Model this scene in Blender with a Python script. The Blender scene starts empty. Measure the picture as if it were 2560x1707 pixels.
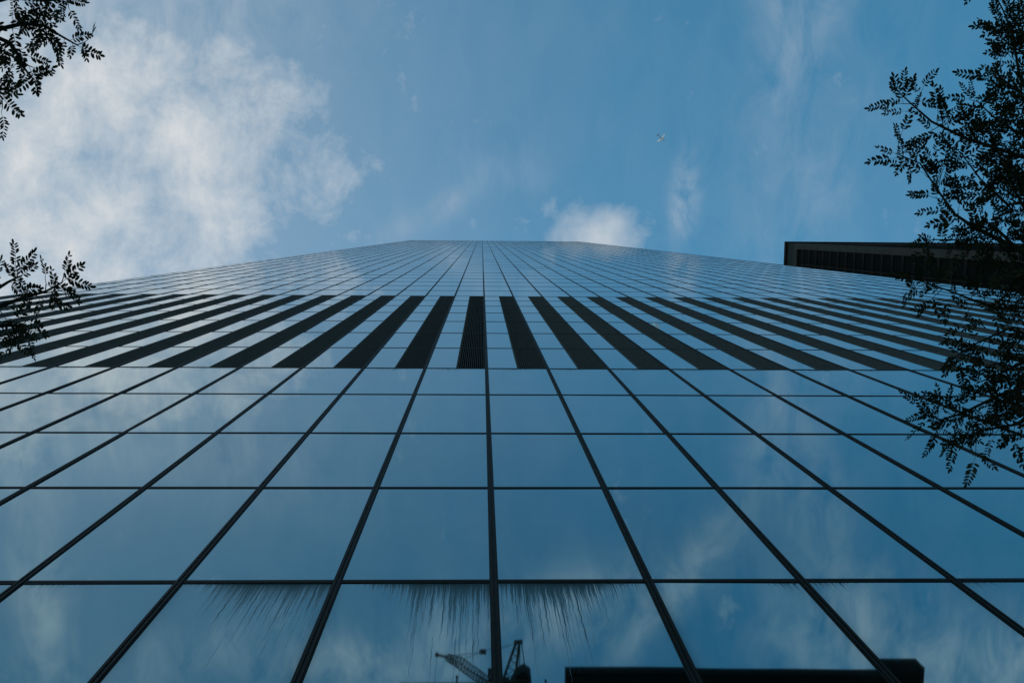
import bpy, math, random
from mathutils import Vector, Matrix, Quaternion

# ------------------------------------------------------------------ camera, sky, sun, exposure
scene = bpy.context.scene
col = scene.collection

cam_data = bpy.data.cameras.new('camera')
cam_data.sensor_width = 36.0
cam_data.lens = 34.91
cam_data.clip_start = 0.05
cam_data.clip_end = 60000.0
cam = bpy.data.objects.new('camera', cam_data)
col.objects.link(cam)
EYE = Vector((-0.133, 0.0, 1.6))
RIGHT = Vector((0.99950976, -0.00841182, -0.03015748))
UP = Vector((-0.00501509, -0.99380911, 0.11098782))
FWD = Vector((0.03090439, 0.11078217, 0.9933641))
m = Matrix((RIGHT, UP, -FWD)).transposed().to_4x4()
m.translation = EYE
cam.matrix_world = m
scene.camera = cam

SUN_DIR = Vector((-0.05, 0.80, 0.62)).normalized()      # towards the sun: behind the glass tower
SUN_EL = math.asin(SUN_DIR.z)
SUN_AZ = math.atan2(SUN_DIR.x, SUN_DIR.y)

scene.view_settings.view_transform = 'Standard'
scene.view_settings.look = 'None'
scene.view_settings.gamma = 1.0
scene.view_settings.use_curve_mapping = False
scene.view_settings.exposure = 0.0
scene.cycles.max_bounces = 5
scene.cycles.diffuse_bounces = 2
scene.cycles.glossy_bounces = 3
scene.cycles.transmission_bounces = 1
scene.cycles.transparent_max_bounces = 4

world = bpy.data.worlds.new('World')
scene.world = world
world.use_nodes = True
wn, wl = world.node_tree.nodes, world.node_tree.links
wn.clear()


def node(nodes, kind, **kw):
    n = nodes.new(kind)
    for k, v in kw.items():
        setattr(n, k, v)
    return n


def wmath(op, a, b=None, clamp=False):
    n = node(wn, 'ShaderNodeMath', operation=op, use_clamp=clamp)
    for i, s in enumerate((a, b)):
        if s is None:
            continue
        if isinstance(s, (int, float)):
            n.inputs[i].default_value = s
        else:
            wl.new(s, n.inputs[i])
    return n.outputs[0]


out = node(wn, 'ShaderNodeOutputWorld')
bg = node(wn, 'ShaderNodeBackground')
bg.inputs['Strength'].default_value = 0.14
sky = node(wn, 'ShaderNodeTexSky', sky_type='NISHITA', sun_disc=False)
sky.sun_elevation = SUN_EL
sky.sun_rotation = SUN_AZ
sky.altitude = 50.0
sky.air_density = 1.7
sky.dust_density = 0.3
sky.ozone_density = 3.0
tint = node(wn, 'ShaderNodeMix', data_type='RGBA', blend_type='MULTIPLY')
tint.inputs[0].default_value = 1.0
tint.inputs[7].default_value = (0.33, 0.90, 0.95, 1)
wl.new(sky.outputs[0], tint.inputs[6])
tc = node(wn, 'ShaderNodeTexCoord')
sep = node(wn, 'ShaderNodeSeparateXYZ')
wl.new(tc.outputs['Generated'], sep.inputs[0])
zc = wmath('MAXIMUM', sep.outputs[2], 0.1)
comb = node(wn, 'ShaderNodeCombineXYZ')          # position on a flat cloud layer one unit up
wl.new(wmath('DIVIDE', sep.outputs[0], zc), comb.inputs[0])
wl.new(wmath('DIVIDE', sep.outputs[1], zc), comb.inputs[1])
layer = comb.outputs[0]


def noise(scale, detail, rough, dist, squash=(1, 1, 1), seed=0.0, rot=0.0):
    mp = node(wn, 'ShaderNodeMapping')
    mp.inputs['Scale'].default_value = squash
    mp.inputs['Location'].default_value = (seed, seed * 0.7, seed * 1.3)
    mp.inputs['Rotation'].default_value = (0, 0, math.radians(rot))
    wl.new(layer, mp.inputs[0])
    t = node(wn, 'ShaderNodeTexNoise', noise_dimensions='2D')
    t.inputs['Scale'].default_value = scale
    t.inputs['Detail'].default_value = detail
    t.inputs['Roughness'].default_value = rough
    t.inputs['Distortion'].default_value = dist
    wl.new(mp.outputs[0], t.inputs['Vector'])
    return t.outputs[0]


def bank(u, v, a, b, rot, amp):
    """one soft-edged bank of cloud on the layer"""
    mp = node(wn, 'ShaderNodeMapping', vector_type='TEXTURE')
    mp.inputs['Location'].default_value = (u, v, 0)
    mp.inputs['Rotation'].default_value = (0, 0, math.radians(rot))
    mp.inputs['Scale'].default_value = (a, b, 1)
    wl.new(layer, mp.inputs[0])
    ln = node(wn, 'ShaderNodeVectorMath', operation='LENGTH')
    wl.new(mp.outputs[0], ln.inputs[0])
    r2 = wmath('MULTIPLY', ln.outputs['Value'], ln.outputs['Value'])
    e = wmath('POWER', 0.45, r2)
    return wmath('MULTIPLY', e, amp)


def total(items):
    s = items[0]
    for i in items[1:]:
        s = wmath('ADD', s, i)
    return s


# smooth thin haze, thickest towards the left
HAZE = [(-0.55, -0.03, 0.42, 0.36, 0, 0.36), (0.37, -0.01, 0.11, 0.09, 20, 0.03)]
# mottled cloud
VEIL = [(-0.50, -0.01, 0.25, 0.16, 0, 0.56), (-0.34, -0.12, 0.15, 0.06, 20, 0.26), (-0.25, -0.04, 0.09, 0.09, 0, 0.24),
        (-0.236, -0.164, 0.06, 0.05, 0, 0.12)]
# thin streaky wisps
THIN = [(0.300, -0.19, 0.035, 0.13, 10, 0.13), (0.335, -0.05, 0.04, 0.10, 25, 0.10), (0.203, -0.030, 0.012, 0.036, 4, 0.50),
        (-0.045, -0.020, 0.05, 0.012, -30, 0.15), (0.02, -0.06, 0.04, 0.02, 10, 0.09),
        (0.08, -0.40, 0.10, 0.035, 20, 0.42), (0.40, -0.415, 0.08, 0.05, 0, 0.38), (0.56, -0.45, 0.11, 0.04, 20, 0.50),
        (-0.45, -0.40, 0.026, 0.11, 4, 0.42), (-0.142, -0.455, 0.08, 0.03, 0, 0.5), (0.193, -0.38, 0.016, 0.09, -35, 0.34), (-0.46, -0.21, 0.10, 0.05, 15, 0.25), (-0.33, -0.45, 0.09, 0.03, 20, 0.25),
        (0.36, -0.29, 0.03, 0.10, 12, 0.16), (-0.28, -0.21, 0.12, 0.05, -15, 0.18), (0.27, -0.30, 0.02, 0.09, -20, 0.10),
        (-0.03, -0.44, 0.018, 0.05, 10, 0.30)]
PUFF = [(0.121, 0.010, 0.050, 0.040, 0, 0.72)]
veil_noise = wmath('ADD', wmath('MULTIPLY', noise(15.0, 8.0, 0.64, 0.15, (1, 0.9, 1), 3.1), 0.75), wmath('MULTIPLY', noise(6.0, 2.0, 0.5, 0.0, (1, 1, 1), 21.7), 0.25))
puff_noise = noise(26.0, 5.0, 0.58, 0.0, (1, 1, 1), 9.4)
thin_noise = noise(22.0, 6.0, 0.62, 0.35, (1.0, 0.55, 1), 14.0, 8.0)
haze = total([bank(*b) for b in HAZE])
veil = wmath('MULTIPLY', wmath('SUBTRACT', wmath('ADD', wmath('MULTIPLY', veil_noise, 1.7), total([bank(*b) for b in VEIL])), 1.07), 1.0, True)
puff = wmath('MULTIPLY', wmath('SUBTRACT', wmath('ADD', wmath('MULTIPLY', puff_noise, 0.55), total([bank(*b) for b in PUFF])), 0.56), 1.35, True)
thin = wmath('MULTIPLY', wmath('ADD', total([bank(*b) for b in THIN]), 0.03), wmath('MULTIPLY', wmath('SUBTRACT', thin_noise, 0.27), 2.3, True))
mask = total([wmath('MAXIMUM', veil, puff), haze, thin])
mask = wmath('MINIMUM', mask, 0.93)
above = node(wn, 'ShaderNodeMapRange', interpolation_type='SMOOTHSTEP')
above.inputs['From Min'].default_value = 0.02
above.inputs['From Max'].default_value = 0.3
wl.new(sep.outputs[2], above.inputs['Value'])
mask = wmath('MULTIPLY', mask, above.outputs[0], True)
cloud_mix = node(wn, 'ShaderNodeMix', data_type='RGBA')
cloud_mix.inputs[7].default_value = (5.0, 5.15, 5.25, 1)
wl.new(mask, cloud_mix.inputs[0])
wl.new(tint.outputs[2], cloud_mix.inputs[6])
wl.new(cloud_mix.outputs[2], bg.inputs[0])
wl.new(bg.outputs[0], out.inputs[0])

sun_data = bpy.data.lights.new('sun', 'SUN')
sun_data.energy = 3.5
sun_data.angle = math.radians(0.53)
sun_data.color = (1.0, 0.95, 0.87)
sun = bpy.data.objects.new('sun', sun_data)
col.objects.link(sun)
sun.rotation_euler = SUN_DIR.to_track_quat('Z', 'Y').to_euler()
sun.location = (0, 0, 500)


# ------------------------------------------------------------------ helpers
def material(name, base, rough=0.6, metallic=0.0, var=0.0, scale=3.0, spec=0.5):
    mt = bpy.data.materials.new(name)
    mt.use_nodes = True
    n, l = mt.node_tree.nodes, mt.node_tree.links
    p = n['Principled BSDF']
    p.inputs['Base Color'].default_value = (*base, 1)
    p.inputs['Roughness'].default_value = rough
    p.inputs['Metallic'].default_value = metallic
    p.inputs['Specular IOR Level'].default_value = spec
    if var:
        t = n.new('ShaderNodeTexNoise')
        t.inputs['Scale'].default_value = scale
        t.inputs['Detail'].default_value = 6
        c = n.new('ShaderNodeTexCoord')
        l.new(c.outputs['Object'], t.inputs['Vector'])
        r = n.new('ShaderNodeValToRGB')
        r.color_ramp.elements[0].position = 0.3
        r.color_ramp.elements[1].position = 0.7
        r.color_ramp.elements[0].color = (*[v * (1 - var) for v in base], 1)
        r.color_ramp.elements[1].color = (*[min(1, v * (1 + var)) for v in base], 1)
        l.new(t.outputs[0], r.inputs[0])
        l.new(r.outputs[0], p.inputs['Base Color'])
    return mt


class MB:
    """collects vertices and faces for one mesh"""
    def __init__(self):
        self.v, self.f = [], []

    def box(self, x0, x1, y0, y1, z0, z1):
        b = len(self.v)
        self.v += [(x0, y0, z0), (x1, y0, z0), (x1, y1, z0), (x0, y1, z0),
                   (x0, y0, z1), (x1, y0, z1), (x1, y1, z1), (x0, y1, z1)]
        self.f += [(b, b + 3, b + 2, b + 1), (b + 4, b + 5, b + 6, b + 7), (b, b + 1, b + 5, b + 4),
                   (b + 1, b + 2, b + 6, b + 5), (b + 2, b + 3, b + 7, b + 6), (b + 3, b, b + 4, b + 7)]
        return self

    def prism_z(self, pts, z0, z1):
        """outline pts (x, y), counter-clockwise from above, raised from z0 to z1"""
        b, n = len(self.v), len(pts)
        self.v += [(x, y, z0) for x, y in pts] + [(x, y, z1) for x, y in pts]
        self.f += [tuple(b + i for i in range(n - 1, -1, -1)), tuple(b + n + i for i in range(n))]
        self.f += [(b + i, b + (i + 1) % n, b + n + (i + 1) % n, b + n + i) for i in range(n)]
        return self

    def tube(self, pts, radii, sides=6):
        pts = [Vector(p) for p in pts]
        b = len(self.v)
        for i, p in enumerate(pts):
            t = (pts[min(i + 1, len(pts) - 1)] - pts[max(i - 1, 0)])
            if t.length < 1e-9:
                t = Vector((0, 0, 1))
            q = t.normalized().to_track_quat('Z', 'Y')
            r = radii[i] if isinstance(radii, (list, tuple)) else radii
            for k in range(sides):
                a = 2 * math.pi * k / sides
                self.v.append(tuple(p + q @ Vector((r * math.cos(a), r * math.sin(a), 0))))
        for i in range(len(pts) - 1):
            for k in range(sides):
                k2 = (k + 1) % sides
                self.f.append((b + i * sides + k, b + i * sides + k2, b + (i + 1) * sides + k2, b + (i + 1) * sides + k))
        self.f.append(tuple(b + k for k in range(sides - 1, -1, -1)))
        e = b + (len(pts) - 1) * sides
        self.f.append(tuple(e + k for k in range(sides)))
        return self

    def mesh(self, name, mat):
        me = bpy.data.meshes.new(name)
        me.from_pydata(self.v, [], self.f)
        me.materials.append(mat)
        me.update()
        return me

    def build(self, name, mat, parent=None, loc=(0, 0, 0), smooth=False):
        me = self.mesh(name, mat)
        if smooth:
            me.polygons.foreach_set('use_smooth', [True] * len(me.polygons))
        return link(name, me, parent, loc)


def link(name, me, parent=None, loc=(0, 0, 0)):
    o = bpy.data.objects.new(name, me)
    col.objects.link(o)
    o.parent = parent
    o.location = loc
    return o


def thing(name, label, cat, loc=(0, 0, 0), group=None):
    o = bpy.data.objects.new(name, None)
    col.objects.link(o)
    o.location = loc
    o['label'] = label
    o['category'] = cat
    if group:
        o['group'] = group
    return o


# ------------------------------------------------------------------ materials
def glass_material(name, streaked):
    """coated mirror glass; rain and dirt streaks hang from the head of each pane (object colour sets how much)"""
    mt = bpy.data.materials.new(name)
    mt.use_nodes = True
    n, l = mt.node_tree.nodes, mt.node_tree.links
    p = n['Principled BSDF']
    p.inputs['Metallic'].default_value = 1.0
    p.inputs['Roughness'].default_value = 0.02

    def mth(op, a, b=None, clamp=False):
        k = node(n, 'ShaderNodeMath', operation=op, use_clamp=clamp)
        for i, s in enumerate((a, b)):
            if s is None:
                continue
            if isinstance(s, (int, float)):
                k.inputs[i].default_value = s
            else:
                l.new(s, k.inputs[i])
        return k.outputs[0]

    def tex(vec, scale, detail, rough=0.5):
        t = n.new('ShaderNodeTexNoise')
        t.inputs['Scale'].default_value = scale
        t.inputs['Detail'].default_value = detail
        t.inputs['Roughness'].default_value = rough
        l.new(vec, t.inputs['Vector'])
        return t.outputs[0]

    c = n.new('ShaderNodeTexCoord')
    info = n.new('ShaderNodeObjectInfo')
    rgb = n.new('ShaderNodeSeparateColor')
    l.new(info.outputs['Color'], rgb.inputs[0])
    s = n.new('ShaderNodeSeparateXYZ')
    l.new(c.outputs['Object'], s.inputs[0])
    x, z = s.outputs[0], s.outputs[2]
    depth = mth('MULTIPLY', z, -1.0)
    seed = mth('MULTIPLY', info.outputs['Random'], 37.0)
    # streaks wander a little as they run down
    wv = n.new('ShaderNodeCombineXYZ')
    l.new(mth('MULTIPLY', x, 2.0), wv.inputs[0]); l.new(mth('MULTIPLY', z, 3.0), wv.inputs[1]); l.new(seed, wv.inputs[2])
    xw = mth('ADD', x, mth('MULTIPLY', mth('SUBTRACT', tex(wv.outputs[0], 1.6, 2), 0.5), 0.028))
    col1 = n.new('ShaderNodeCombineXYZ')
    l.new(xw, col1.inputs[0]); l.new(seed, col1.inputs[1]); l.new(mth('MULTIPLY', z, 0.006), col1.inputs[2])
    fine = tex(col1.outputs[0], 75.0, 4, 0.8)
    broad = tex(col1.outputs[0], 5.0, 2, 0.5)
    # how far each streak reaches down
    off = mth('DIVIDE', mth('SUBTRACT', x, mth('SUBTRACT', mth('MULTIPLY', rgb.outputs[1], 2.0), 1.0)), 0.55)
    near = mth('POWER', 0.4, mth('MULTIPLY', off, off))
    reach = mth('MULTIPLY', mth('MULTIPLY', mth('POWER', mth('MULTIPLY', fine, 1.45), 5.0), mth('ADD', broad, 0.35)), mth('MULTIPLY', near, rgb.outputs[0]))
    reach = mth('MULTIPLY', reach, 5.0)
    # a second, much finer set packed between the long ones
    hair = tex(col1.outputs[0], 170.0, 2, 0.7)
    reach2 = mth('MULTIPLY', mth('MULTIPLY', mth('POWER', mth('MULTIPLY', hair, 1.5), 3.0), mth('MULTIPLY', mth('ADD', broad, 0.2), 1.1)), mth('MULTIPLY', near, rgb.outputs[0]))
    streak2 = mth('MULTIPLY', mth('SUBTRACT', mth('ADD', reach2, 0.02), depth), mth('DIVIDE', 1.2, mth('ADD', reach2, 0.12)), True)
    streak = mth('MULTIPLY', mth('SUBTRACT', mth('ADD', reach, 0.02), depth), mth('DIVIDE', 1.6, mth('ADD', reach, 0.12)), True)
    # grime just under the transom and beside the mullions
    head = mth('MULTIPLY', mth('POWER', 0.02, mth('MULTIPLY', depth, mth('DIVIDE', 1.0, mth('ADD', broad, 0.1)))), mth('MULTIPLY', rgb.outputs[0], near))
    side = mth('MULTIPLY', mth('POWER', mth('ABSOLUTE', mth('DIVIDE', x, 0.75)), 14.0), mth('MULTIPLY', broad, mth('MULTIPLY', rgb.outputs[2], 0.9)))
    film = mth('MULTIPLY', tex(c.outputs['Object'], 0.8, 5, 0.6), 0.10)
    dirt = film if not streaked else mth('ADD', mth('MULTIPLY', mth('MAXIMUM', mth('MULTIPLY', streak, 0.8), streak2), 0.38), mth('ADD', mth('MULTIPLY', head, 0.55), mth('ADD', side, film)), True)
    mix = n.new('ShaderNodeMix'); mix.data_type = 'RGBA'
    mix.inputs[6].default_value = (0.30, 0.49, 0.53, 1)
    mix.inputs[7].default_value = (0.012, 0.013, 0.013, 1)
    l.new(dirt, mix.inputs[0])
    tone = n.new('ShaderNodeMix'); tone.data_type = 'RGBA'; tone.blend_type = 'MULTIPLY'
    tone.inputs[0].default_value = 1.0
    l.new(mix.outputs[2], tone.inputs[6])
    grey = n.new('ShaderNodeCombineColor')
    for k in range(3):
        l.new(mth('ADD', mth('MULTIPLY', info.outputs['Random'], 0.12), 0.92), grey.inputs[k])
    l.new(grey.outputs[0], tone.inputs[7])
    l.new(tone.outputs[2], p.inputs['Base Color'])
    # each pane is very slightly bowed
    bow = n.new('ShaderNodeVectorMath'); bow.operation = 'ADD'
    off3 = n.new('ShaderNodeCombineXYZ')
    l.new(seed, off3.inputs[0]); l.new(seed, off3.inputs[2])
    l.new(c.outputs['Object'], bow.inputs[0]); l.new(off3.outputs[0], bow.inputs[1])
    bump = n.new('ShaderNodeBump')
    bump.inputs['Strength'].default_value = 1.0
    bump.inputs['Distance'].default_value = 0.0022
    l.new(tex(bow.outputs[0], 0.55, 1), bump.inputs['Height'])
    l.new(bump.outputs[0], p.inputs['Normal'])
    if streaked:
        l.new(mth('ADD', mth('MULTIPLY', streak, 0.45), 0.02), p.inputs['Roughness'])
    # dirt also loses the grazing mirror
    diff = n.new('ShaderNodeBsdfDiffuse')
    diff.inputs['Color'].default_value = (0.035, 0.036, 0.034, 1)
    ms = n.new('ShaderNodeMixShader')
    l.new(mth('MULTIPLY', dirt, 0.8), ms.inputs[0])
    l.new(p.outputs[0], ms.inputs[1]); l.new(diff.outputs[0], ms.inputs[2])
    l.new(ms.outputs[0], n['Material Output'].inputs['Surface'])
    return mt


GLASS = glass_material('mirror_glass', True)
GLASS_FAR = glass_material('mirror_glass_far', False)
FRAME = material('bronze_black_metal', (0.020, 0.012, 0.008), 0.55, 0.0, 0.25, 6.0, 0.12)
FIN = material('louvre_grey_metal', (0.112, 0.098, 0.098), 0.8, 0.0, 0.2, 8.0, 0.04)
LOUVRE_BACK = material('louvre_recess', (0.006, 0.005, 0.004), 0.9, spec=0.02)
CORE = material('tower_core', (0.03, 0.03, 0.03), 0.8)
PAVING = material('pale_granite_paving', (0.34, 0.33, 0.31), 0.8, 0.0, 0.18, 0.6)
DARK_WALL = material('dark_cladding', (0.014, 0.011, 0.009), 0.7, 0.0, 0.2, 0.5, 0.05)
GREY_STONE = material('grey_corner_stone', (0.052, 0.046, 0.043), 0.8, 0.0, 0.15, 0.6, 0.05)
DARK_BAND = material('brown_spandrel', (0.011, 0.009, 0.008), 0.7, 0.0, 0.2, 1.0, 0.05)
SMOKED = material('smoked_glazing', (0.009, 0.008, 0.007), 0.7, 0.0, spec=0.02)
CONCRETE = material('raw_concrete', (0.16, 0.155, 0.145), 0.85, 0.0, 0.25, 0.4)
CHARCOAL = material('charcoal_cladding', (0.020, 0.016, 0.013), 0.9, 0.0, 0.2, 0.4, 0.2)
CRANE = material('rusty_red_crane_paint', (0.055, 0.022, 0.014), 0.7, 0.0, 0.35, 2.0, 0.3)
STEEL = material('dark_steel', (0.04, 0.04, 0.04), 0.5, 0.6)
BARK = material('dark_bark', (0.045, 0.036, 0.028), 0.9, 0.0, 0.35, 14.0, 0.1)
WHITE = material('white_aircraft_paint', (0.82, 0.83, 0.84), 0.35)
BELLY = material('grey_aircraft_belly', (0.16, 0.22, 0.32), 0.4)


def leaf_material(name, base):
    mt = material(name, base, 0.65, 0.0, 0.3, 25.0, 0.2)
    n, l = mt.node_tree.nodes, mt.node_tree.links
    p = n['Principled BSDF']
    tr = n.new('ShaderNodeBsdfTranslucent')
    tr.inputs['Color'].default_value = (base[0] * 0.9, base[1] * 1.0, base[2] * 0.5, 1)
    ms = n.new('ShaderNodeMixShader')
    ms.inputs[0].default_value = 0.12
    l.new(p.outputs[0], ms.inputs[1]); l.new(tr.outputs[0], ms.inputs[2])
    l.new(ms.outputs[0], n['Material Output'].inputs['Surface'])
    return mt


LEAF = leaf_material('locust_leaf', (0.050, 0.042, 0.020))
LEAF_B = leaf_material('locust_leaf_browner', (0.085, 0.050, 0.022))

# ------------------------------------------------------------------ ground
g = MB()
g.v = [(-30000, -30000, 0), (30000, -30000, 0), (30000, 30000, 0), (-30000, 30000, 0)]
g.f = [(0, 1, 2, 3)]
ground = g.build('ground', PAVING)
ground['kind'] = 'structure'

# ------------------------------------------------------------------ glass tower
FACE_Y = 3.362                 # outer face of the glass
BAY = 1.5
X_LEFT, X_RIGHT = -23.25, 31.72
FIRST, LAST = -15, 21          # mullions on the bay lines
rows = [0.0, 3.85, 7.37, 10.87, 14.37, 17.90, 21.83, 25.74, 29.94, 34.14, 38.34, 42.24, 45.94, 49.34, 52.64]
while rows[-1] < 322:
    rows.append(rows[-1] + (4.6 if len(rows) < 17 else 4.78))
TOP = rows[-1] + 1.1
LOUVRE_FROM, LOUVRE_TO = rows.index(25.74), rows.index(52.64)

tower = thing('glass_tower', 'very tall blue mirror glass skyscraper with dark grid and louvred stripes', 'skyscraper', (0, FACE_Y, 0))
rnd = random.Random(7)
MB().box(X_LEFT + 0.05, X_RIGHT - 0.05, 0.35, 46.0, 0.0, TOP - 0.4).build('core_wall', CORE, tower)

lines = [X_LEFT] + [i * BAY for i in range(FIRST, LAST + 1)] + [X_RIGHT]
cells = []                     # (x0, x1, z0, z1) of every pane on the face
louvres = []
for r in range(len(rows) - 1):
    z0, z1 = rows[r], rows[r + 1]
    for i in range(len(lines) - 1):
        a, b = lines[i], lines[i + 1]
        if LOUVRE_FROM <= r < LOUVRE_TO and b - a > 0.5:
            mid = b - BAY * 0.5
            if mid > a + 0.05:
                cells.append((a, mid, z0, z1))
                louvres.append((mid, b, z0, z1))
            else:
                louvres.append((a, b, z0, z1))
        else:
            cells.append((a, b, z0, z1))


def seen(p):
    """pixel position in the 1024-wide picture, used only to rank pieces by how large they show"""
    d = Vector(p) - EYE
    w = d.dot(FWD)
    if w < 0.1:
        return None
    f = 34.91 / 36 * 1024
    x, y = 512 + f * d.dot(RIGHT) / w, 341 - f * d.dot(UP) / w
    return (x, y, w) if -60 < x < 1084 and -60 < y < 742 else None


def show(c):
    x0, x1, z0, z1 = c
    s = None
    for fx in (0.02, 0.5, 0.98):
        for fz in (0.02, 0.5, 0.98):
            s = s or seen((x0 + (x1 - x0) * fx, FACE_Y, z0 + (z1 - z0) * fz))
    if not s:
        return 0.0
    d = (Vector(((x0 + x1) / 2, FACE_Y, (z0 + z1) / 2)) - EYE).length
    return (x1 - x0) * (z1 - z0) / d ** 3


ranked = sorted(cells, key=show, reverse=True)
near_cells = set(c for c in ranked[:300] if show(c) > 0)
pane_mesh = {}
field = MB()
# how strongly, and where across the pane, rain has streaked the first storey in view
STREAKS = {-4: (0.15, 0.6, 0.5), -3: (0.10, 0.3, 0.3), -2: (1.0, 0.62, 0.9), -1: (0.85, 0.66, 0.5), 0: (0.9, 0.40, 0.3),
           1: (0.22, 0.95, 1.0), 2: (0.20, 0.12, 0.8), 3: (0.2, 0.1, 0.3), -5: (0.2, 0.6, 0.3), 4: (0.2, 0.1, 0.3)}
for c in cells:
    x0, x1, z0, z1 = c
    tz, tx = rnd.gauss(0, 0.0011), rnd.gauss(0, 0.0009)
    if c in near_cells:
        w, h = round(x1 - x0, 3), round(z1 - z0, 3)
        if (w, h) not in pane_mesh:
            pane_mesh[(w, h)] = MB().box(-w / 2, w / 2, 0.0, 0.012, -h, 0.0).mesh('pane', GLASS)
        o = link('pane', pane_mesh[(w, h)], tower, ((x0 + x1) / 2, 0.0, z1))
        o.rotation_euler = (tx, 0, tz)
        bay = round(x0 / BAY)
        if abs(z1 - 10.87) < 0.01:
            o.color = (*STREAKS.get(bay, (0.15, 0.5, 0.3)), 1)
        elif abs(z1 - 25.74) < 0.01:
            o.color = (0.22, 0.45 + rnd.uniform(-0.1, 0.1), 0.2, 1)
        elif z1 < 25.74:
            o.color = (0.05 * rnd.random() ** 2, rnd.uniform(0.3, 0.7), 0.10 * rnd.random(), 1)
        else:
            o.color = (0.0, 0.5, 0.0, 1)
    else:
        b = len(field.v)
        w, h = (x1 - x0) / 2, (z1 - z0) / 2
        field.v += [(x0, -w * tz - h * tx, z0), (x1, w * tz - h * tx, z0), (x1, w * tz + h * tx, z1), (x0, -w * tz + h * tx, z1)]
        field.f.append((b, b + 1, b + 2, b + 3))
gl = field.build('glazing', GLASS_FAR, tower)
gl['kind'] = 'stuff'
gl['label'] = 'blue mirror panes of the far upper storeys'
gl.color = (0, 0.5, 0, 1)

# stepped mullion section, flanges beside a raised double nose
prof = [(-0.042, 0.0), (-0.042, -0.010), (-0.031, -0.010), (-0.031, -0.018), (-0.009, -0.018), (-0.009, -0.010),
        (0.009, -0.010), (0.009, -0.018), (0.031, -0.018), (0.031, -0.010), (0.042, -0.010), (0.042, 0.0)]
mul = MB().prism_z(prof, 0.02, TOP - 0.5).mesh('mullion', FRAME)
for i in range(FIRST, LAST + 1):
    link('mullion', mul, tower, (i * BAY, 0, 0))
for xx in (X_LEFT, X_RIGHT):
    MB().box(-0.05, 0.05, -0.004, 0.3, 0.03, TOP - 0.45).build('corner_post', FRAME, tower, (xx, 0, 0))
tr_me = MB().box(X_LEFT, X_RIGHT, -0.007, 0.02, -0.046, 0.038)
tr_me.box(X_LEFT, X_RIGHT, -0.009, -0.0071, -0.016, 0.012)
tr_me = tr_me.mesh('transom', FRAME)
for z in rows[1:]:
    link('transom', tr_me, tower, (0, 0, z))
MB().box(X_LEFT - 0.06, X_RIGHT + 0.06, -0.012, 46.1, TOP - 0.45, TOP).build('parapet', FRAME, tower)

louvre_mesh = {}
for (x0, x1, z0, z1) in louvres:
    w, h = round(x1 - x0, 3), round(z1 - z0, 3)
    if (w, h) not in louvre_mesh:
        b = MB().box(-w / 2, w / 2, 0.12, 0.14, 0.02, h - 0.02)
        frame_l = 0.035
        b.box(-w / 2, -w / 2 + frame_l, -0.012, 0.119, 0.02, h - 0.02)
        nf = 13
        span = w - frame_l - 0.04
        for k in range(nf):
            fx = -w / 2 + frame_l + span * (k + 0.5) / nf
            b.box(fx - 0.008, fx + 0.008, -0.008, 0.1195, 0.03, h - 0.03)
        me = b.mesh('louvre_panel', FIN)
        me.materials.append(LOUVRE_BACK)
        for pl in list(me.polygons)[:6]:
            pl.material_index = 1
        louvre_mesh[(w, h)] = me
    link('louvre_panel', louvre_mesh[(w, h)], tower, ((x0 + x1) / 2, 0.0, z0))

# ------------------------------------------------------------------ dark tower beyond the right corner
DX, DY, DH = 64.43, 2.14, 211.6
dark = thing('dark_tower', 'dark brown high-rise with grey corner strip beyond the mirror glass tower', 'skyscraper', (DX, DY, 0))
MB().box(0.3, 62.0, 0.3, 58.0, 0.0, DH - 0.6).build('wall', SMOKED, dark)
# corner column and parapet band in grey stone
MB().box(0.0, 1.15, 0.0, 1.15, 0.0, DH - 7.4).build('corner_column', GREY_STONE, dark)
MB().box(0.0, 1.15, 56.9, 58.05, 0.0, DH - 7.4).build('corner_column', GREY_STONE, dark)
MB().box(61.0, 62.15, 0.0, 1.15, 0.0, DH - 7.4).build('corner_column', GREY_STONE, dark)
MB().box(0.0, 62.15, 0.0, 58.05, DH - 7.39, DH - 1.2).build('parapet_band', GREY_STONE, dark)
MB().box(-0.35, 62.4, -0.35, 58.3, DH - 1.19, DH).build('cornice', DARK_WALL, dark)
band = MB()
band.prism_z([(61.0, 0.22), (61.0, 0.32), (0.32, 0.32), (0.32, 57.0), (0.22, 57.0), (0.22, 0.22)], 0.0, 0.9)
band = band.mesh('floor_band', DARK_BAND)
for k in range(51):
    z = DH - 11.0 - 4.0 * k
    if z > 0.5:
        link('floor_band', band, dark, (0, 0, z))
rib = MB().box(0.12, 0.3, -0.1, 0.1, 0.0, DH - 7.4).mesh('rib', DARK_WALL)
for k in range(1, 19):
    link('rib', rib, dark, (0, 1.15 + 3.0 * k, 0))
rib2 = MB().box(-0.1, 0.1, 0.12, 0.3, 0.0, DH - 7.4).mesh('rib', DARK_WALL)
for k in range(1, 20):
    link('rib', rib2, dark, (1.15 + 3.0 * k, 0, 0))

# ------------------------------------------------------------------ buildings behind the viewer, seen mirrored in the glass
blk = thing('charcoal_block', 'charcoal flat-roofed block mirrored at the bottom of the glass', 'building', (5.3, -20.72, 0))
MB().box(0.3, 19.2, -18.0, 0.0, 0.0, 60.6).build('wall', CHARCOAL, blk)
MB().box(0.0, 22.6, -19.0, 0.12, 60.6, 61.6).build('roof', CHARCOAL, blk)
MB().box(20.7, 23.1, -18.0, 0.02, 61.6, 63.0).build('roof_upstand', CHARCOAL, blk)
wm = MB().box(-0.9, 0.9, -0.05, 0.06, 0.0, 2.2).mesh('window', SMOKED)
for fl in range(13):
    for k in range(6):
        link('window', wm, blk, (2.4 + 3.0 * k, 0.0, 56.6 - 4.4 * fl))

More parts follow.
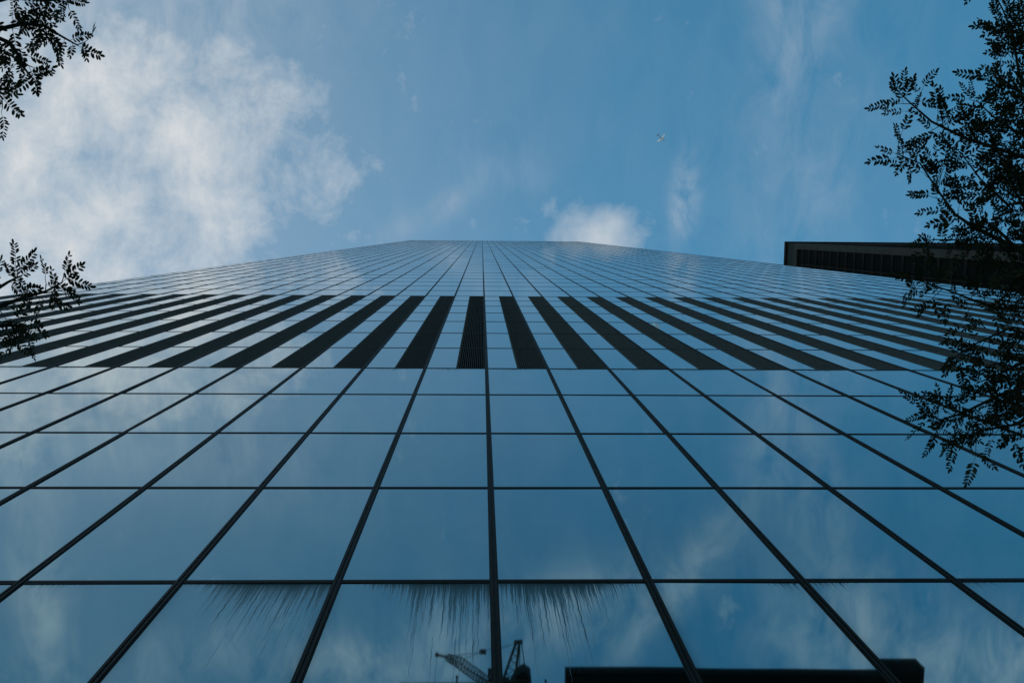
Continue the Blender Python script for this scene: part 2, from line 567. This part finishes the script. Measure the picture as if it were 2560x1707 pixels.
site = thing('concrete_tower', 'raw concrete high-rise shell carrying a crane, mirrored in the glass', 'building', (2.0, -75.6, 0))
MB().box(-16, 18, -30, -0.6, 0, 169.6).build('wall', CONCRETE, site)
slab = MB().box(-16.3, 18.3, -30.3, -0.2, 0, 0.35).mesh('floor_slab', CONCRETE)
for k in range(42):
    link('floor_slab', slab, site, (0, 0, 4.0 * k + 3.6))
MB().box(-16.3, 18.3, -30.3, 2.2, 169.6, 170.1).build('roof', CONCRETE, site)
post = MB().tube([(0, 0, 0), (0, 0, 2.1)], 0.16, 8)
post.tube([(0, 0, 2.1), (0, 0, 2.5)], 0.24, 8)
post = post.mesh('roof_post', STEEL)
for px in (-6.24, 9.98):
    link('roof_post', post, site, (px, 2.05, 170.1))

# ------------------------------------------------------------------ derrick crane on the concrete tower
CB = Vector((4.4, -75.7, 170.1))
crane = thing('derrick_crane', 'rusty red lattice boom crane mirrored in the lowest glass panes', 'crane', CB)


def rel(*p):
    return Vector(p) - CB


MB().tube([(0, 0, 0), (0, 0, 2.6)], 0.9, 10).build('slew_mast', CRANE, crane)
dk = MB().box(-2.9, 4.2, -1.3, 2.0, 2.6, 3.5)
dk.box(-2.2, 1.2, -1.1, 1.6, 3.5, 5.4)
dk.build('machine_deck', CRANE, crane)
cab = MB().box(-3.0, -1.7, 1.2, 2.5, 3.5, 5.3).build('cab', CRANE, crane)
MB().box(-2.85, -1.85, 2.5, 2.53, 4.2, 5.1).build('cab_window', SMOKED, cab)


def lattice(mb, path, widths, chord, lace, n):
    """square lattice girder along a path"""
    pts = []
    for i in range(n + 1):
        t = i / n * (len(path) - 1)
        k = min(int(t), len(path) - 2)
        f = t - k
        p = path[k].lerp(path[k + 1], f)
        w = widths[k] * (1 - f) + widths[k + 1] * f
        d = (path[min(k + 1, len(path) - 1)] - path[k]).normalized()
        side = d.cross(Vector((0, 0, 1))).normalized()
        upv = side.cross(d).normalized()
        pts.append([p + side * (sx * w / 2) + upv * (sz * w / 2) for sx, sz in ((-1, -1), (1, -1), (1, 1), (-1, 1))])
    for c in range(4):
        mb.tube([q[c] for q in pts], chord, 5)
    for i in range(n):
        for c in range(4):
            c2 = (c + 1) % 4
            mb.tube([pts[i][c], pts[i + 1][c2]], lace, 4)
            mb.tube([pts[i + 1][c], pts[i + 1][c2]], lace, 4)
    return mb


foot, tip, goose = rel(2.3, -75.6, 173.8), rel(-6.5, -76.6, 187.2), rel(-8.5, -76.5, 188.0)
mid1, mid2 = foot.lerp(tip, 0.3) + Vector((-0.3, 0.1, 0.2)), foot.lerp(tip, 0.72) + Vector((-0.1, 0.35, 0.3))
boom = lattice(MB(), [foot, mid1, mid2, tip], [0.7, 1.5, 1.4, 0.8], 0.11, 0.05, 18)
boom = boom.build('boom', CRANE, crane)
gj = MB().tube([tip, goose], [0.34, 0.22], 6)
gj.tube([goose + Vector((0, -0.3, 0)), goose + Vector((0, 0.3, 0))], 0.38, 10)
gj.build('boom_head', CRANE, boom)
apex = rel(7.3, -71.9, 184.5)
fa, fb = rel(4.3, -73.9, 173.6), rel(6.5, -74.7, 173.6)
af = MB().tube([fa, apex + Vector((-0.25, 0, 0))], 0.26, 6)
af.tube([fb, apex + Vector((0.35, 0.1, 0))], 0.26, 6)
for k in range(1, 6):
    t = k / 6
    a, b = fa.lerp(apex, t), fb.lerp(apex, t)
    af.tube([a, b], 0.09, 4)
    af.tube([a, fb.lerp(apex, t + 1 / 6)], 0.07, 4)
af.tube([apex + Vector((-0.6, 0, 0)), apex + Vector((0.9, 0, 0.3))], 0.5, 8)
af.build('a_frame', CRANE, crane)
cw = MB()
cw_pts = [(8.2, 2.0), (9.4, 1.2), (9.6, -0.3), (7.6, -1.1), (5.8, -0.6), (6.9, 1.3)]
cw.prism_z([(x - 4.4, y + 1.4) for x, y in reversed(cw_pts)], 3.6, 6.6)
cw.build('counterweight', CHARCOAL, crane)
ln = MB()
pb = rel(0.5, -74.3, 184.4)
for dx in (-0.15, 0.15):
    ln.tube([tip + Vector((0, dx, 0.3)), pb], 0.035, 4)
    ln.tube([mid2 + Vector((0, dx, 0.6)), pb], 0.03, 4)
    ln.tube([pb, apex + Vector((0, dx, 0))], 0.035, 4)
    ln.tube([apex + Vector((0.6 + dx, 0, 0)), rel(7.9 + dx * 3, -72.6, 176.0)], 0.10, 5)
ln.build('pendant_line', STEEL, crane)
MB().box(-0.65, 0.65, -0.35, 0.35, -0.35, 0.35).build('pulley_block', CRANE, crane, pb)
hl = MB().tube([goose, (goose.x, goose.y, 3.0)], 0.03, 4)
hl.build('hoist_line', STEEL, crane)

# ------------------------------------------------------------------ street trees with pinnate leaves
RIGHT_LIMBS = [
    [(4.03, -0.29, 8.2), (3.8, -0.56, 8.8), (3.46, -0.71, 9.0), (3.24, -0.84, 9.1), (3.1, -1.0, 9.2), (3.02, -1.07, 9.2)],
    [(4.02, 0.3, 8.2), (3.61, 0.04, 8.7), (3.45, -0.06, 8.8), (3.36, -0.15, 8.9), (3.26, -0.34, 9.0), (3.17, -0.53, 9.1), (3.02, -0.61, 9.2)],
    [(4.03, -0.46, 8.3), (3.9, -0.83, 8.8), (3.89, -1.18, 9.1), (3.92, -1.54, 9.3), (3.88, -1.74, 9.4), (3.81, -1.95, 9.5)],
    [(3.96, -0.74, 8.8), (3.84, -0.76, 9.0), (3.75, -0.9, 9.2), (3.67, -1.03, 9.3)],
    [(4.03, 0.51, 8.1), (3.88, 0.51, 8.6), (3.69, 0.54, 8.8), (3.55, 0.49, 8.9), (3.39, 0.42, 9.0), (3.14, 0.34, 9.0)],
    [(4.05, 0.83, 8.1), (3.89, 0.74, 8.5), (3.71, 0.68, 8.7), (3.53, 0.8, 8.8), (3.38, 0.9, 8.8)],
    [(4.07, 1.11, 8.0), (3.8, 1.03, 8.4), (3.63, 1.15, 8.6), (3.42, 1.3, 8.7), (3.24, 1.36, 8.7), (3.12, 1.26, 8.8)],
    [(3.91, 0.98, 8.4), (3.79, 0.91, 8.6), (3.67, 1.01, 8.7), (3.55, 1.1, 8.8)],
    [(3.92, 1.16, 8.4), (3.7, 1.35, 8.5), (3.53, 1.41, 8.6), (3.29, 1.49, 8.6)],
    [(3.88, -0.25, 8.5), (3.7, -0.22, 8.8), (3.59, -0.41, 9.0), (3.47, -0.62, 9.1)],
    [(3.9, 0.03, 8.5), (3.77, -0.19, 8.7), (3.71, -0.49, 8.9), (3.74, -0.68, 9.1)],
    [(3.74, 0.15, 8.6), (3.59, -0.08, 8.8), (3.48, 0.04, 8.8), (3.2, 0.04, 8.9)],
    [(4.05, -0.88, 8.3), (3.99, -1.16, 8.9), (3.94, -1.38, 9.2), (3.83, -1.5, 9.3)],
    [(4.07, -0.56, 8.3), (3.95, -0.91, 8.8), (3.85, -1.05, 9.0), (3.78, -1.2, 9.2)],
    [(4.06, 0.14, 8.2), (3.9, -0.08, 8.6), (3.79, -0.31, 8.8), (3.73, -0.47, 9.0)],
    [(4.06, 0.88, 8.1), (3.9, 0.85, 8.5), (3.77, 1.01, 8.6), (3.6, 1.22, 8.6)],
    [(4.16, -1.18, 8.5), (4.09, -1.46, 9.0), (4.01, -1.61, 9.3), (3.84, -1.62, 9.4)],
]
LEFT_LIMBS = [
    [(-2.73, -0.78, 6.2), (-2.7, -0.95, 6.7), (-2.65, -1.02, 7.0), (-2.57, -1.07, 7.1), (-2.46, -1.06, 7.1), (-2.38, -1.01, 7.1), (-2.29, -0.96, 7.1)],
    [(-2.73, -1.0, 6.4), (-2.63, -1.1, 6.8), (-2.52, -1.2, 7.0), (-2.44, -1.18, 7.1), (-2.46, -1.09, 7.1)],
    [(-2.75, -0.87, 6.5), (-2.64, -0.97, 6.9), (-2.6, -0.95, 7.0), (-2.56, -0.89, 7.0), (-2.53, -0.82, 7.0), (-2.49, -0.77, 7.0)],
    [(-2.71, -0.6, 6.4), (-2.69, -0.7, 6.8), (-2.63, -0.68, 6.9), (-2.6, -0.65, 6.9)],
    [(-2.81, 0.5, 6.2), (-2.72, 0.45, 6.6), (-2.62, 0.41, 6.8), (-2.54, 0.37, 6.9), (-2.43, 0.34, 6.9), (-2.34, 0.29, 6.9)],
    [(-2.82, 0.56, 6.4), (-2.7, 0.52, 6.7), (-2.61, 0.51, 6.8), (-2.51, 0.51, 6.8), (-2.49, 0.57, 6.8)],
    [(-2.76, 0.38, 6.6), (-2.68, 0.35, 6.8), (-2.62, 0.29, 6.9), (-2.56, 0.26, 6.9)],
    [(-2.78, -1.11, 6.5), (-2.55, -1.23, 6.9), (-2.43, -1.24, 7.1), (-2.34, -1.2, 7.1)],
]


def leaf_mesh(seed, mat, pairs, length, leaflet, width):
    """a pinnate leaf along +x, leaflets in the xy plane, a little folded and drooping"""
    rn = random.Random(seed)
    b = MB()
    sag = rn.uniform(0.02, 0.06)

    def spine(t):
        return Vector((length * t, 0.006 * math.sin(3 * t + seed), -sag * t * t))
    b.tube([spine(0), spine(0.5), spine(1)], [0.0016, 0.0012, 0.0007], 3)

    def blade(p, ang, ln_, wd, fold):
        ax = Vector((math.cos(ang), math.sin(ang), fold))
        sd = Vector((-math.sin(ang), math.cos(ang), rn.uniform(-0.3, 0.3)))
        k = len(b.v)
        for (a, s) in ((0.02, 0), (0.28, 0.92), (0.74, 0.94), (1.0, 0), (0.74, -0.94), (0.28, -0.92)):
            b.v.append(tuple(p + ax * (ln_ * a) + sd * (wd * 0.5 * s)))
        b.f.append(tuple(k + i for i in range(6)))
    for i in range(pairs):
        t = 0.2 + 0.76 * i / (pairs - 1)
        sc = (0.75 + 0.25 * math.sin(math.pi * min(1, t * 1.1))) * rn.uniform(0.85, 1.1)
        for s in (-1, 1):
            if rn.random() < 0.06:
                continue
            blade(spine(t + rn.uniform(-0.012, 0.012)), s * (1.12 + rn.uniform(-0.22, 0.18) - 0.25 * t), leaflet * sc, width * sc, rn.uniform(-0.3, 0.1))
    blade(spine(1.0), rn.uniform(-0.2, 0.2), leaflet, width, -0.2)
    return b


def make_tree(label, base, trunk_top, limbs, pairs, length, leaflet, width, seed, away, twig_gap, twig):
    rn = random.Random(seed)
    root = thing('street_tree', label, 'tree', base, 'street trees overhanging the plaza')
    base = Vector(base)
    tt = Vector(trunk_top) - base
    bend = Vector((rn.uniform(-0.1, 0.1), rn.uniform(-0.1, 0.1), 0))
    MB().tube([Vector((0, 0, -0.05)), Vector((0, 0, 0.4)), tt * 0.35 + bend, tt * 0.7 - bend * 0.5, tt, tt + Vector((0, 0, 2.4))],
              [0.24, 0.17, 0.15, 0.13, 0.10, 0.03], 10).build('trunk', BARK, root, smooth=True)
    kinds = [leaf_mesh(seed * 10 + k, None, pairs, length * rn.uniform(0.8, 1.15), leaflet, width) for k in range(5)]
    meshes = [k.mesh('leaf', LEAF if i < 4 else LEAF_B) for i, k in enumerate(kinds)]
    leaves = []

    def sprout(mb, path, r0, gap, start=0.0):
        seg = [(path[i + 1] - path[i]).length for i in range(len(path) - 1)]
        whole = sum(seg)
        s = start * whole
        while s < whole:
            a, k = s, 0
            while k < len(seg) - 1 and a > seg[k]:
                a -= seg[k]; k += 1
            p = path[k].lerp(path[k + 1], min(1, a / seg[k]))
            tan = (path[k + 1] - path[k]).normalized()
            side = tan.cross(Vector((0, 0, 1))).normalized() * rn.choice((-1, 1))
            d = (tan * rn.uniform(0.3, 1.0) + side * rn.uniform(0.4, 1.0) + Vector((0, 0, rn.uniform(-0.25, 0.35)))).normalized()
            tl = twig * rn.uniform(0.27, 1.0) * (1.25 - 0.5 * s / whole)
            q = p + d * tl + Vector((0, 0, -0.03))
            mb.tube([p, p.lerp(q, 0.55) + Vector((0, 0, 0.012)), q], [0.0032, 0.0024, 0.0015], 4)
            twig_leaves(p, q, d, max(2, int(tl / 0.05)))
            s += gap * rn.choice((0.35, 0.5, 0.8, 1.0, 2.4))
        twig_leaves(path[-2], path[-1], (path[-1] - path[-2]).normalized(), 4)

    def twig_leaves(p, q, d, n):
        for i in range(n):
            t = (i + 1) / n
            sd = d.cross(Vector((0, 0, 1))).normalized() * (1 if i % 2 else -1)
            a = (d * (1.0 if i == n - 1 else rn.uniform(0.1, 0.7)) + sd * (0.15 if i == n - 1 else rn.uniform(0.6, 1.0))
                 + Vector((0, 0, rn.uniform(-0.5, 0.15)))).normalized()
            nz = Vector((rn.gauss(0, 0.3), rn.gauss(0, 0.3), 1))
            nz = (nz - a * nz.dot(a)).normalized()
            y = nz.cross(a)
            mtx = Matrix((a, y, nz)).transposed().to_4x4() @ Matrix.Diagonal((*[rn.uniform(0.72, 1.12)] * 3, 1))
            mtx.translation = p.lerp(q, t)
            leaves.append((mtx, rn.randrange(5)))

    for lp in limbs:
        path = [Vector(p) - base for p in lp]
        join = Vector((tt.x, tt.y, max(2.6, min(tt.z + 1.6, path[0].z - 0.9))))
        q = join.lerp(path[0], 0.5) + Vector((0, 0, 0.25))
        full = [join, q] + path
        n = len(full)
        mb = MB().tube(full, [0.022 * (1 - i / (n - 1)) ** 1.2 + 0.004 for i in range(n)], 6)
        sprout(mb, [q] + path, 0.01, twig_gap, 0.30)
        mb.build('limb', BARK, root)
    # the rest of the crown, on the side away from the viewer
    for k in range(16):
        ang = away + rn.uniform(-1.35, 1.35)
        rr = rn.uniform(1.3, 2.6)
        e = Vector((tt.x + rr * math.cos(ang), tt.y + rr * math.sin(ang) * 0.8, tt.z + rn.uniform(0.2, 2.6)))
        j = Vector((tt.x, tt.y, tt.z + rn.uniform(-0.6, 1.4)))
        q = j.lerp(e, 0.5) + Vector((0, 0, 0.3))
        mb = MB().tube([j, q, e], [0.035, 0.018, 0.005], 6)
        sprout(mb, [j, q, e], 0.01, 0.10, 0.3)
        mb.build('limb', BARK, root)
    vis = []
    for i, (mtx, k) in enumerate(leaves):
        s = seen(base + mtx @ Vector((length * 0.5, 0, 0)))
        if s and -15 < s[0] < 1039 and -15 < s[1] < 697:
            vis.append((s[2], i))
    vis.sort()
    single = set(i for _, i in vis[:300])
    rest = MB()
    for i, (mtx, k) in enumerate(leaves):
        if i in single:
            o = link('leaf', meshes[k], root)
            o.matrix_local = mtx
        else:
            b = len(rest.v)
            rest.v += [tuple(mtx @ Vector(v)) for v in kinds[k].v]
            rest.f += [tuple(b + j for j in f) for f in kinds[k].f]
    o = rest.build('crown', LEAF, root)
    o['kind'] = 'stuff'
    print('tree leaves', len(leaves), 'in view', len(vis))
    return root


make_tree('leafy locust tree with large crown hanging before the dark tower', (6.3, 0.15, 0), (6.1, 0.1, 6.6), RIGHT_LIMBS,
          7, 0.165, 0.046, 0.0175, 5, 0.0, 0.064, 0.25)
make_tree('locust tree with two sparse leafy sprays reaching over the cloudy sky', (-5.2, -0.2, 0), (-5.0, -0.2, 4.9), LEFT_LIMBS,
          7, 0.130, 0.037, 0.0135, 11, math.pi, 0.062, 0.12)

# ------------------------------------------------------------------ airliner
plane = thing('airplane', 'tiny white airplane crossing the open blue sky', 'airplane', (553.0, -285.9, 3101.6))
fz = MB().tube([(-24, 0, 0.9), (-16, 0, 0.5), (-8, 0, 0), (12, 0, 0), (16, 0, -0.1), (18.5, 0, -0.5), (19.2, 0, -0.7)],
               [0.3, 1.2, 1.9, 1.95, 1.7, 0.9, 0.2], 12)
fz.v = [(x * 0.72, y * 0.7, z) for x, y, z in fz.v]
fz.build('fuselage', BELLY, plane, smooth=True)
for s in (-1, 1):
    w = MB()
    w.v = [(5.5, s * 1.2, -1.0), (-2.5, s * 1.2, -1.0), (-5.2, s * 17.2, 0.9), (-3.2, s * 17.2, 0.9),
           (5.0, s * 1.2, -0.35), (-2.3, s * 1.2, -0.5), (-5.2, s * 17.2, 1.05), (-3.3, s * 17.2, 1.1)]
    fs = [(0, 1, 2, 3), (4, 7, 6, 5), (0, 3, 7, 4), (1, 5, 6, 2), (2, 6, 7, 3), (0, 4, 5, 1)]
    w.f = fs if s > 0 else [tuple(reversed(f)) for f in fs]
    w.build('wing', WHITE, plane)
    t = MB()
    t.v = [(-13.0, s * 0.6, 0.9), (-16.2, s * 0.6, 0.9), (-17.6, s * 6.2, 1.5), (-16.2, s * 6.2, 1.5),
           (-13.1, s * 0.6, 1.15), (-16.1, s * 0.6, 1.1), (-17.6, s * 6.2, 1.6), (-16.3, s * 6.2, 1.6)]
    t.f = w.f
    t.build('tailplane', BELLY, plane)
    MB().tube([(4.6, s * 5.6, -1.9), (4.2, s * 5.6, -1.9), (1.0, s * 5.6, -1.8), (0.2, s * 5.6, -1.75)], [0.85, 1.0, 0.9, 0.5], 10).build('engine', BELLY, plane)
fin = MB()
fin.v = [(-12.0, -0.15, 1.4), (-16.8, -0.15, 1.3), (-18.4, -0.12, 7.2), (-16.4, -0.12, 7.2),
         (-12.0, 0.15, 1.4), (-16.8, 0.15, 1.3), (-18.4, 0.12, 7.2), (-16.4, 0.12, 7.2)]
fin.f = [(0, 1, 2, 3), (4, 7, 6, 5), (0, 3, 7, 4), (1, 5, 6, 2), (2, 6, 7, 3), (0, 4, 5, 1)]
fin.build('tail_fin', BELLY, plane)
plane.rotation_euler = (math.radians(28), 0, math.radians(42))
